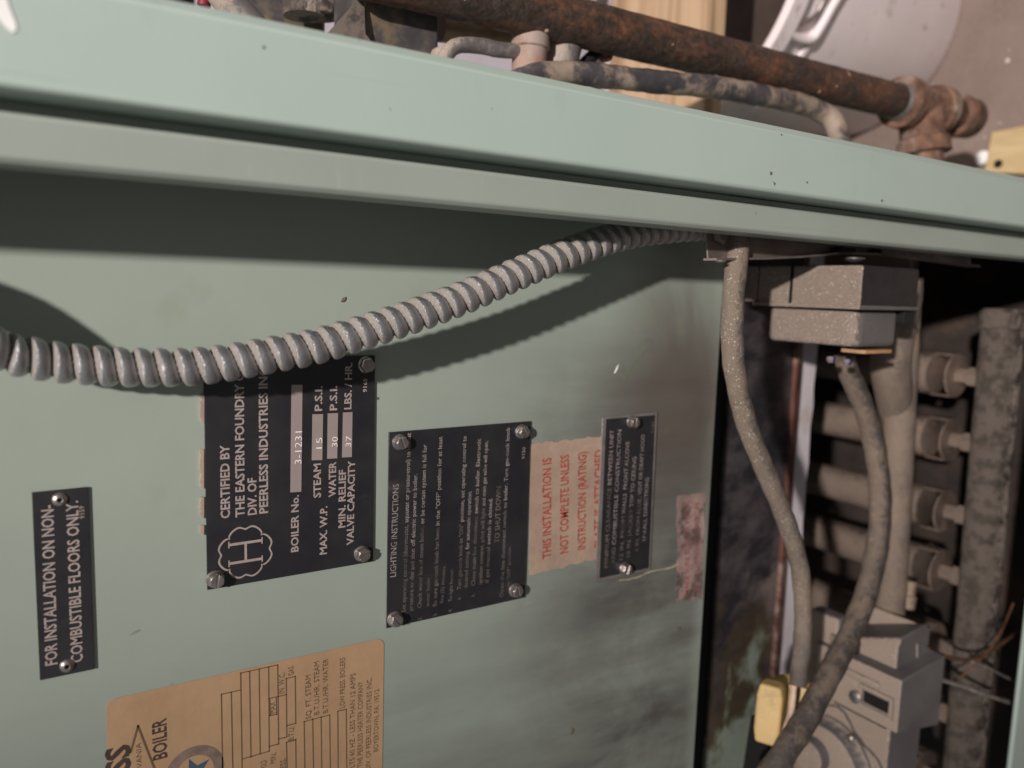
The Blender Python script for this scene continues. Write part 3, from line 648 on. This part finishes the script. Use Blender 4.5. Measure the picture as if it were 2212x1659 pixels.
# ================================================================== PIPES, CABLES IN THE COMPARTMENT
def wob(seed, amp=.06):
    rr = random.Random(seed); ph = [rr.uniform(0,6) for _ in range(4)]
    return lambda arc, an, i: 1+amp*(.5*math.sin(arc*130+ph[0]+2*an)+.5*math.sin(arc*310+ph[1]-an)+.25*math.sin(arc*700+ph[2]+3*an))
pth = resample(path([(1596,505,.050),(1592,560,.052),(1584,640,.055),(1582,740,.056),(1592,830,.054),(1618,930,.050),(1655,1020,.046),(1692,1110,.043),(1722,1200,.042),(1734,1290,.043),(1733,1390,.046),(1722,1490,.052)], 14), .0022)
t = thing('loom_cable', P(1724,1490,.05), 'dust covered flexible cable curving from the bracket down past the yellow knob', 'cable')
build('sheath', MB().sweep(pth, lambda u: .0064-.0004*u, 22, wob(1,.05)), M['cable'], t)
w1 = resample(path([(1715,1480,.052),(1708,1540,.054),(1688,1595,.055),(1668,1650,.056),(1655,1700,.056)], 10), .003)
build('wire', MB().sweep(w1, .0021, 10), M['wire'], t); w2 = [p+Vector((.0045,.001,-.001)) for p in w1]; build('wire', MB().sweep(w2, .0014, 10), M['black'], t)
pth = resample(path([(1822,770,.024),(1838,815,.024),(1862,870,.024),(1885,950,.024),(1898,1040,.026),(1900,1120,.029),(1890,1200,.034),(1868,1290,.040),(1832,1380,.047),(1790,1460,.054),(1748,1540,.060),(1705,1610,.064),(1665,1670,.066),(1620,1730,.066)], 14), .0022)
tag(build('thick_cable', MB().sweep(pth, lambda u: .0074+.0010*u, 22, wob(2,.05)), M['cable2'], None, origin=P(1890,1200,.034)), 'thick dusty dark cable bending from under the relay box to the lower edge', 'cable')
pth = resample([P(1958,600,.012), P(1950,720,.012), P(1942,900,.012), P(1934,1100,.012), P(1918,1365,.014)], .003)
t = thing('supply_tube', P(1918,1365,.014), 'straight upright dusty pipe ending in a flared collar at the gas valve', 'pipe')
build('pipe_body', MB().sweep(pth, .0122, 28, wob(3,.02)), M['tube'], t)
e0 = P(1920,1345,.014); e1 = P(1916,1378,.014); build('collar', MB().lathe(e0, e1-e0, [(0,.0125),(.006,.0135),(.010,.0165),(.0125,.0168),(.013,.0150)], 28), M['brass'], t)
b0 = P(1925,690,.03); build('elbow_bulge', MB().sweep(spline([P(1958,640,.016),P(1936,710,.020),P(1924,780,.018),P(1930,850,.012),P(1936,900,.006)], 8), lambda u: .0118+.003*math.sin(u*3.14), 20), M['tube'], t)

# manifold and burners
XM = .705; ZM = .030
mf = MB().sweep([Vector((P(2166,700,ZM)[0]+(P(2084,1659,ZM)[0]-P(2166,700,ZM)[0])*i/60, P(2166,700,ZM)[1]+(P(2084,1659,ZM)[1]-.10-P(2166,700,ZM)[1])*i/60, ZM)) for i in range(61)], .0165, 28, wob(5,.018))
t = thing('gas_manifold', (XM,-.2,ZM), 'rusty horizontal gas manifold pipe running across the burner fronts', 'gas pipe')
build('pipe_body', mf, M['iron'], t)
xm0 = P(2166,700,ZM)[0]; ym0 = P(2166,700,ZM)[1]; xm1 = P(2084,1659,ZM)[0]; ym1 = P(2084,1659,ZM)[1]-.10
def man_at(y): return xm0+(xm1-xm0)*(y-ym0)/(ym1-ym0)
build('end_cap', MB().lathe((xm0,ym0-.004,ZM), (0,1,0), [(0,.0185),(.014,.0185),(.017,.015)], 20), M['iron'], t)
# burner ys read from the discs in the photo
bys = []
for px, py in ((2040,808),(2030,945),(2010,1095),(1995,1222),(1975,1375),(1965,1510),(1950,1650)):
    g = P(px, py, X=man_at(-.2)); bys.append(g[1])
def make_burner(y, label, thing_name='burner'):
    x = man_at(y)
    tt = thing(thing_name, (x,y,ZM-.02), label, 'burner', 'gas burners in a row behind the manifold')
    build('orifice', MB().lathe((x,y,ZM-.014), (0,0,-1), [(0,.0092),(.009,.0092),(.0095,.0070),(.022,.0066)], 6), M['burn'], tt)
    mb = MB(); zc = ZM-.034
    mb.lathe((x,y,zc), (0,0,-1), [(0,.007),(.0002,.0195),(.0014,.0203),(.0020,.0190)], 32)
    for sg in (1,-1): mb.box((x-.007,y+sg*.0185-.0007,zc-.0010),(x+.007,y+sg*.0185+.0007,zc-.020))
    build('air_shutter', mb, M['burn'], tt, .0006)
    mb = MB(); z1 = zc-.018
    mb.lathe((x,y,z1), (0,0,-1), [(0,.0160),(.0008,.0188),(.006,.0195),(.024,.0190),(.028,.0205),(.031,.0205),(.034,.0185),(.055,.0180),(.11,.0170),(.14,.0195),(.21,.0235),(.34,.025)], 30)
    build('venturi_tube', mb, M['burn'], tt)
    build('locking_screw', MB().lathe((x-.0175,y,zc-.034), (-1,0,0), [(0,.0042),(.005,.0042),(.0056,.003)], 6), M['steel'], tt)
    return tt
labels = ['topmost burner in the photo, beside the capped end of the manifold','second burner from the capped manifold end, in deep shade','third burner from the capped manifold end, in shade behind the pipe',
          'fourth burner from the capped manifold end, brightly lit','fifth burner from the capped manifold end, beside the gas valve corner','sixth burner from the capped manifold end, behind the orange tube','last burner, at the lower edge behind the gas valve']
b0 = make_burner(bys[0], labels[0])
for i in range(1, len(bys)):
    c = b0.copy(); col.objects.link(c); c['label'] = labels[i]
    d = W((man_at(bys[i]),bys[i],0))-W((man_at(bys[0]),bys[0],0)); c.location = b0.location+d
    for ch in list(b0.children):
        q = ch.copy(); col.objects.link(q); q.parent = c
pz = P(1962,1290,-.03)
t = tag(build('pilot_nozzle', MB().lathe(P(1968,1255,.0), P(1958,1310,.0)-P(1968,1255,.0), [(0,.0055),(.012,.0055),(.013,.007),(.024,.007)], 14), M['brass'], None, origin=pz), 'short pale metal stub below the brightly lit burner', 'pilot burner')

# ================================================================== GAS VALVE
zv = .056
def VX(px, py=1500, z=zv): return P(px,py,Z=z)[0]
xt = VX(1930,1500); xr = VX(1997,1500)
yt = P(1930,1395,Z=zv)[1]; yl = -.43
t = thing('gas_valve', (xr,-.33,.02), 'grey die cast gas control valve with dusty top at the lower right corner', 'gas valve')
mb = MB()
fp = [(xt,yt-.004),(xt+.004,yt+.004),(xr-.006,yt+.008),(xr,yt+.002),(xr,yl),(xt,yl)]
nb = len(fp); vs = [(a,b_-(.030 if k_<4 else 0),-.02) for k_,(a,b_) in enumerate(fp)]+[(a,b_,zv) for a,b_ in fp]
mb.add(vs, [tuple(range(nb))[::-1], tuple(range(nb,2*nb))]+[(k_,(k_+1)%nb,(k_+1)%nb+nb,k_+nb) for k_ in range(nb)])
build('body', mb, M['alu'], t, .0015)
# raised control block
xs_ = xt-.012; ya = P(1905,1490,Z=.068)[1]; yb2 = P(1938,1585,Z=.068)[1]
mb = MB().prism([(xs_,ya,-.004),(xs_,yb2,-.004),(xr+.002,yb2-.010,-.004),(xr+.002,ya+.006,-.004)], (0,0,.072)); build('control_block', mb, M['alu'], t, .001)
mb = MB().box((xs_-.0008,yb2+.012,.040),(xs_+.004,ya-.020,.060)); build('window', mb, M['black'], t)
mb = MB(); 
for (za,zb_,yy0,yy1) in ((.036,.064,yb2+.008,yb2+.0105),(.036,.064,ya-.018,ya-.0155),(.036,.039,yb2+.0105,ya-.018),(.0612,.064,yb2+.0105,ya-.018)): mb.box((xs_-.0016,yy0,za),(xs_+.001,yy1,zb_))
build('window_frame', mb, M['alu'], t, .0003)
# shoulder with a curved front
mb = MB(); cpts = []
for j in range(17):
    a = math.pi*j/16; cpts.append((xr-.004+.013*math.sin(a), yt-.016+.020*math.cos(a)))
mb.prism([(a,b_,.004) for a,b_ in cpts], (0,0,zv-.009)); build('side_boss', mb, M['alu'], t, .001)
# skirt plate
mb = MB().prism([(xr,yb2-.012,.02),(xr+.012,yb2-.018,.02),(xr+.016,yl,.02),(xr,yl,.02)], (0,0,.022)); build('side_plate', mb, M['alu'], t, .001)
mb = MB(); cen = P(1790,1668,Z=.0); xc = xt-.018
mb.lathe((xt,-.372,.012), (-1,0,0), [(0,.036),(.006,.036),(.009,.033),(.016,.031),(.018,.028)], 40); build('regulator_cap', mb, M['alu'], t)
mb = MB().lathe((xt-.017,-.365,.006), (-1,0,0), [(0,.014),(.010,.013),(.012,.011)], 24); build('adjuster', mb, M['alu'], t)
sc_ = P(1849,1505,X=xs_-.0005); mb = MB().lathe(sc_, (-1,0,0), [(0,.0052),(.002,.005),(.0032,.003)], 12); build('screw', mb, M['steel'], t)
mb = MB().box((xt-.006,P(1800,1400,Z=.0)[1]-.01,-.018),(xt+.01,P(1800,1400,Z=.0)[1]+.03,.010)); build('inlet_block', mb, M['alu'], t, .003)
mb = MB().box((xt-.014,P(1850,1440,Z=.02)[1],.012),(xt+.002,P(1850,1440,Z=.02)[1]+.006,zv-.004)); build('rib', mb, M['alu'], t, .002)

for (dy, zz) in ((-.342,.030),(-.342,-.008),(-.402,.030)):
    build('cap_screw', MB().lathe((xt-.0085,dy,zz), (-1,0,0), [(0,.0032),(.002,.0032),(.003,.0022)], 10), M['steel'], t)
for (xx, yy) in ((xr-.010,-.330),(xt+.009,-.392)):
    build('face_screw', MB().lathe((xx,yy,zv), (0,0,1), [(0,.0036),(.0018,.0034),(.0026,.002)], 6), M['steel'], t)
mb = MB(); q = [P(a,b_,Z=.058) for a,b_ in ((1998,1392),(2012,1404),(2016,1420),(2032,1436),(2036,1452),(2024,1470),(2004,1478),(1985,1480),(1985,1392))]
mb.prism([(p[0],p[1],.052) for p in q], (0,0,.005)); build('side_ear', mb, M['alu'], t, .0005)
mb = MB().sweep([Vector((p[0],p[1],.0572)) for p in q[:7]], .0006, 8); build('ear_rim', mb, M['steel'], t)
mb = MB().box((xt-.0030,yt-.004,.008),(xt+.002,yt-.046,.012)); build('rib', mb, M['alu'], t, .0006)
mb = MB().box((xt-.0006,yb2-.004,.008),(xt+.002,yb2-.0075,zv-.003)); build('channel', mb, M['black'], t)

n0 = P(1922,1372,.014); build('inlet_nut', MB().lathe(P(1921,1366,.014), (0,-1,0), [(0,.0190),(.001,.0205),(.012,.0205),(.013,.0190)], 6), M['alu'], t, .0008)
tb = P(1822,1392,X=xt-.004)
build('terminal_block', MB().box((xt-.008,tb[1]-.014,tb[2]-.010),(xt+.001,tb[1]+.006,tb[2]+.012)), M['boxblack'], t, .001)
for dz in (-.005,.006): build('terminal_screw', MB().lathe((xt-.008,tb[1]-.004,tb[2]+dz), (-1,0,0), [(0,.003),(.0016,.003),(.0022,.002)], 10), M['brass'], t)
for yy_ in (-.300,-.306,-.312): build('cast_rib', MB().box((xt+.004,yy_-.0012,zv-.001),(xr-.006,yy_+.0012,zv+.0016)), M['alu'], t, .0006)
lob = []
for j in range(40):
    a = 2*math.pi*j/40; rr_ = .026+.0035*math.cos(5*a); lob.append((xt-.0001,-.372+rr_*1.55*math.cos(a),.012+rr_*1.5*math.sin(a)))
build('regulator_flange', MB().prism(lob, (-.0035,0,0)), M['alu'], t, .0008)

# yellow knob
yk = P(1700,1520,Z=.05)
t = thing('gas_cock_knob', yk, 'yellow plastic knob with a raised grip beside the frayed cable end', 'knob')
ax = Vector((-.80,.10,.42)).normalized()
ck = P(1712,1518,Z=.034)
build('knob_disc', MB().lathe(ck, ax, [(0,.0195),(.002,.021),(.008,.021),(.011,.0195),(.012,.018)], 40), M['yellow'], t)
u_ = ax.cross(Vector((0,1,0))).normalized(); v_ = u_.cross(ax).normalized()
bc = P(1668,1528,Z=.040)
pts = []
for a,b_ in ((-.007,-.0205),(.007,-.0205),(.0085,-.012),(.0085,.012),(.007,.0195),(-.007,.0195),(-.0085,.012),(-.0085,-.012)): pts.append(bc+u_*a+v_*b_)
build('knob_grip', MB().prism(pts, ax*.015), M['yellow'], t, .002, seg=3)
t = thing('knob_stem_bracket', P(1660,1600,.02), 'dark oily bracket under the yellow knob', 'bracket')
build('bracket_arm', MB().prism([P(1668,1570,.02),P(1700,1570,.02),P(1680,1720,.02),P(1645,1720,.02)], (0,0,-.02)), M['black'], t, .001)

# thin tubes at right
def rod(name, pts, r, mat, label, cat, seg=10):
    pp = resample(path(pts, 12), .003); return tag(build(name, MB().sweep(pp, r, seg, wob(8,.08)), M[mat], None, origin=pp[len(pp)//2]), label, cat)
rod('pilot_tube', [(1990,1400,.055),(2030,1412,.056),(2075,1425,.056),(2110,1420,.056),(2150,1400,.056),(2190,1370,.054),(2225,1335,.05)], .0014, 'copperwire', 'rust orange bent tube crossing the manifold', 'tube')
rod('ignition_wire', [(2060,1470,.05),(2085,1455,.054),(2110,1432,.058),(2140,1400,.06),(2165,1360,.06),(2190,1300,.055)], .0009, 'copperwire', 'thin brown wire looping up beside the manifold', 'wire')
rod('capillary_tube', [(1975,1470,.05),(2010,1462,.052),(2040,1470,.055),(2080,1482,.06),(2130,1500,.065),(2190,1520,.07)], .0017, 'lead', 'thin grey capillary tube ending in mid air at the green rail', 'tube')
rod('sensor_wire', [(2100,1430,.056),(2130,1440,.06),(2165,1458,.06),(2210,1480,.06)], .0011, 'lead', 'thin grey wire beyond the capillary tube', 'wire')

# ================================================================== RUSTY PIPE OUTSIDE THE JACKET
ZP = -.045
q0 = P(940,-26,Z=ZP); q1 = P(1935,218,Z=ZP); yp = (q0[1]+q1[1])/2
t = thing('drip_leg_pipe', (q1[0]+.12,q1[1],ZP), 'rusty black iron gas pipe with tee and capped drip leg beside the boiler', 'gas pipe')
d = (q1-q0).normalized(); n_ = 150; q0 = q0-d*.045
build('pipe_body', MB().sweep([q0+(q1-q0)*(i/n_) for i in range(n_+1)], .0142, 36, wob(11,.012)), M['rust'], t)
# thread band
build('pipe_thread', MB().lathe(q1-d*.002, d, [(0,.0142),(.001,.0150),(.002,.0142),(.003,.0150),(.004,.0142),(.005,.0150),(.006,.0142),(.007,.0150),(.009,.0142)], 30), M['steel'], t)
tc = q1+d*.004
build('tee', MB().lathe(tc, d, [(0,.0185),(.001,.0215),(.011,.0220),(.013,.0195),(.020,.0185),(.045,.0185),(.052,.0195),(.054,.0218),(.063,.0215),(.064,.018)], 36), M['fit'], t)
bd_ = Vector((.05,-1,.16)).normalized(); bc_ = tc+d*.033
build('tee_branch', MB().lathe(bc_, bd_, [(0,.0180),(.028,.0185),(.030,.0215),(.042,.0220),(.043,.0150),(.12,.0140)], 36), M['fit'], t)
build('nipple', MB().lathe(tc+d*.060, d, [(0,.0142),(.045,.0142)], 28), M['rust'], t)
build('drip_cap', MB().lathe(tc+d*.088, d, [(0,.0160),(.001,.0190),(.008,.0195),(.010,.0182),(.026,.0180),(.031,.0150),(.034,.008)], 30), M['fit'], t)

# ================================================================== THINGS BEHIND THE BOILER CORNER
# bucket on the floor
Rb, Rr, bh, bcy, bcz = .131, .163, .312, .342, -.281
t = thing('bucket', (FX, bcy, bcz), 'white plastic bucket with wire handle standing on the floor behind the rusty pipe', 'bucket')
def br_(u): return Rb+(Rr*.955-Rb)*u/bh
pf = [(0,Rb-.006),(.002,Rb-.002),(.006,Rb),(bh*.80,br_(bh*.80)),(bh*.803,br_(bh*.8)+.004),(bh*.82,br_(bh*.8)+.004),(bh*.823,br_(bh*.82)),(bh*.93,br_(bh*.93)),(bh*.932,Rr-.001),(bh*.995,Rr),(bh,Rr-.003),(bh,Rr-.008),(.01,Rb-.006)]
build('bucket_body', MB().lathe((FX-.0005,bcy,bcz), (-1,0,0), pf, 96, caps=False), M['bucket'], t)
build('bucket_contents', MB().cyl((FX-bh*.93,bcy,bcz), (FX-bh*.93+.004,bcy,bcz), br_(bh*.93)-.009, seg=64), M['mud'], t)
build('bucket_base', MB().cyl((FX-.010,bcy,bcz), (FX-.014,bcy,bcz), Rb-.006, seg=48), M['bucket'], t)
def onb(px, py):                           # a point on the side of the bucket seen through (px,py)
    best = None
    for k in range(4000):
        z = -.02-k*.0002; p = P(px,py,Z=z); r = math.hypot(p[1]-bcy,p[2]-bcz)
        u = FX-p[0]
        if 0 < u < bh and r <= br_(u)+.004: return p
    return P(px,py,Z=-.25)
hw = [onb(a,b_) for a,b_ in [(1800,-25),(1782,0),(1766,28),(1748,45),(1732,50),(1722,44),(1716,30)]]
build('wire_handle', MB().sweep(spline(hw,8), .0026, 10), M['steel'], t)
hw = [onb(a,b_) for a,b_ in [(1822,-25),(1800,10),(1775,55),(1758,80),(1740,86),(1720,80),(1700,66)]]
build('handle_ear', MB().sweep(spline(hw,8), .0042, 10), M['bucket'], t)

# plywood board standing
def zfor(px, py, X): return P(px,py,X=X)
pb = P(1530,60,X=FX)
XS = .50; z0_ = P(1318,100,X=XS)[2]; z1_ = P(1532,100,X=XS)[2]
tag(build('wooden_shelf', MB().box((XS,.105,z0_),(XS+.018,1.2,z1_)), M['plywood'], None, .001, origin=(XS,.3,z0_)), 'yellowish wooden shelf plank with visible grain crossing behind the rusty pipe', 'shelf')
# offcut and pebble on the floor
o1 = [P(2133,375,X=FX-.001),P(2150,287,X=FX-.001),P(2240,270,X=FX-.001),P(2240,378,X=FX-.001)]
t = thing('wood_offcut', o1[0], 'pale yellow wood offcut with a nail hole lying on the floor', 'wood offcut')
build('offcut_body', MB().prism([(FX-.001,p[1],p[2]) for p in o1], (-.008,0,0)), M['board'], t, .001)
c = P(2156,354,X=FX-.0095); build('nail_hole', MB().cyl((FX-.0090,c[1],c[2]),(FX-.0096,c[1],c[2]),.0045), M['black'], t)
c = P(2125,341,X=FX-.004); tag(build('pebble', MB().lathe((FX-.0005,c[1],c[2]), (-1,0,0), [(0,.005),(.003,.008),(.007,.0075),(.010,.003)], 14), M['matt_white'], None, origin=(FX,c[1],c[2])), 'small white pebble on the floor beside the offcut', 'pebble')

# grey junction box
ZJ = -.06
j0 = P(722,70,Z=ZJ); 
t = thing('junction_box', P(835,60,Z=ZJ), 'dark grey sheet metal box with a bent tan side flap behind the corner trim', 'metal box')
xa_, xb_ = P(788,50,Z=ZJ)[0], P(948,80,Z=ZJ)[0]; ya_ = P(850,150,Z=ZJ)[1]-.02; yb_ = ya_+.16
build('box_body', MB().box((xa_,ya_,ZJ),(xb_,yb_,ZJ-.05)), M['galv'], t, .0015)
f0 = [P(786,-30,Z=ZJ+.001),P(772,0,Z=ZJ+.002),P(700,80,Z=ZJ-.02),P(705,110,Z=ZJ-.01),P(800,112,Z=ZJ+.012),P(806,95,Z=ZJ+.012),P(790,72,Z=ZJ+.006)]
build('side_flap', MB().prism(f0, (0,0,-.0012)), M['iron'], t, .0004)
cl = MB().box((P(948,112,Z=ZJ+.01)[0],ya_-.005,ZJ+.008),(P(968,112,Z=ZJ+.01)[0],P(955,95,Z=ZJ+.01)[1],ZJ-.01)); build('clamp', cl, M['lead'], t, .003)
def tubething(name, l, r, mat, label, cat, seg=16, grp=None):
    pp = resample(path(l, 10), .004); return tag(build(name, MB().sweep(pp, r, seg, wob(hash(name)%50,.03)), M[mat], None, origin=pp[len(pp)//2]), label, cat, grp)
tubething('grey_tube', [(955,150,-.05),(965,118,-.05),(990,98,-.05),(1040,100,-.05),(1080,108,-.05),(1130,112,-.05)], .0045, 'lead', 'pale grey bent tube between the metal box and the copper fitting', 'tube')
tubething('brass_rod', [(950,60,-.09),(1000,68,-.09),(1060,72,-.09),(1130,80,-.09)], .0085, 'brass', 'dull brass rod running towards the copper fitting', 'tube')
tubething('flex_tube', [(470,-30,-.03),(492,0,-.03),(512,20,-.03),(535,45,-.03),(560,80,-.03)], .0075, 'lead', 'dusty grey tube dropping behind the trim near the upper left', 'tube')
# copper fitting
t = thing('pipe_union', P(1145,110,Z=-.05), 'dusty pink copper union standing upright behind the trim', 'pipe fitting')
u0 = P(1148,45,Z=-.05); u1 = P(1142,165,Z=-.05); L_ = (u1-u0).length
build('union_body', MB().lathe(u0, u1-u0, [(0,.0105),(L_*.2,.0105),(L_*.22,.0118),(L_*.5,.0120),(L_*.53,.0108),(L_,.0106)], 24), M['copper'], t)
u0 = P(1232,20,Z=-.055); u1 = P(1205,150,Z=-.055)
tag(build('valve_stub', MB().lathe(u0, u1-u0, [(0,.014),(.012,.015),(.020,.0125),(.035,.012),(.045,.010)], 20), M['lead'], None, origin=u1), 'pale dusty valve stub beside the copper union', 'pipe fitting')
t = thing('shutoff_lever', P(1275,125,-.055), 'black lever with a small red knob peeping out under the rusty pipe', 'lever')
build('lever_arm', MB().sweep(path([(1250,150,-.055),(1275,125,-.055),(1300,105,-.06)], 6), .004, 10), M['black'], t)
build('lever_knob', MB().lathe(P(1303,98,Z=-.06), (.2,-1,.2), [(0,.005),(.006,.006),(.010,.004)], 14), M['red'], t)
# black hose down to the boiler side
hp = resample(path([(1090,190,-.03),(1150,165,-.03),(1230,158,-.03),(1320,166,-.03),(1430,178,-.03),(1540,188,-.03),(1640,205,-.035),(1720,222,-.04),(1770,240,-.04),(1800,262,-.035),(1812,295,-.03),(1822,345,-.02)], 12), .003)
tag(build('drain_hose', MB().sweep(hp, lambda u: .0070+.0010*u, 20, wob(21,.05)), M['blackhose'], None, origin=hp[40]), 'black hose crusted with dust running under the rusty pipe', 'hose')
# cluttered shelf of darker things far behind
t = tag(build('pale_panel', MB().box((P(430,0,Z=-.40)[0],.10,-.40),(P(1290,0,Z=-.40)[0],.75,-.42)), M['lav'], None, .002, origin=(.5,.3,-.4)), 'pale lavender sheet standing far behind the pipes', 'sheet')
tag(build('dark_duct', MB().box((P(520,30,Z=-.14)[0],.155,-.14),(P(705,60,Z=-.14)[0],.185,-.20)), M['galv'], None, .003, origin=(.2,.17,-.14)), 'dark grey metal duct edge along the trim near the upper left', 'duct')
for i,(px_,lab) in enumerate(((655,'first brown pipe coupling standing on the dark duct'),(688,'second brown pipe coupling, next to the metal box flap'))):
    a = P(px_,-40,Z=-.12); b_ = P(px_+3,36,Z=-.12)
    tag(build('pipe_coupling', MB().lathe(a, b_-a, [(0,.010),((b_-a).length*.6,.010),((b_-a).length*.61,.0125),((b_-a).length,.0125)], 18), M['iron'], None, origin=b_), lab, 'pipe fitting', 'brown couplings above the duct')
a = P(455,-20,Z=-.1); tag(build('red_marker', MB().cyl(P(446,-30,Z=-.1), P(440,14,Z=-.1), .0035), M['red'], None, origin=a), 'thin dark red strip behind the trim at the upper left', 'strip')
print('objects', len(bpy.data.objects))
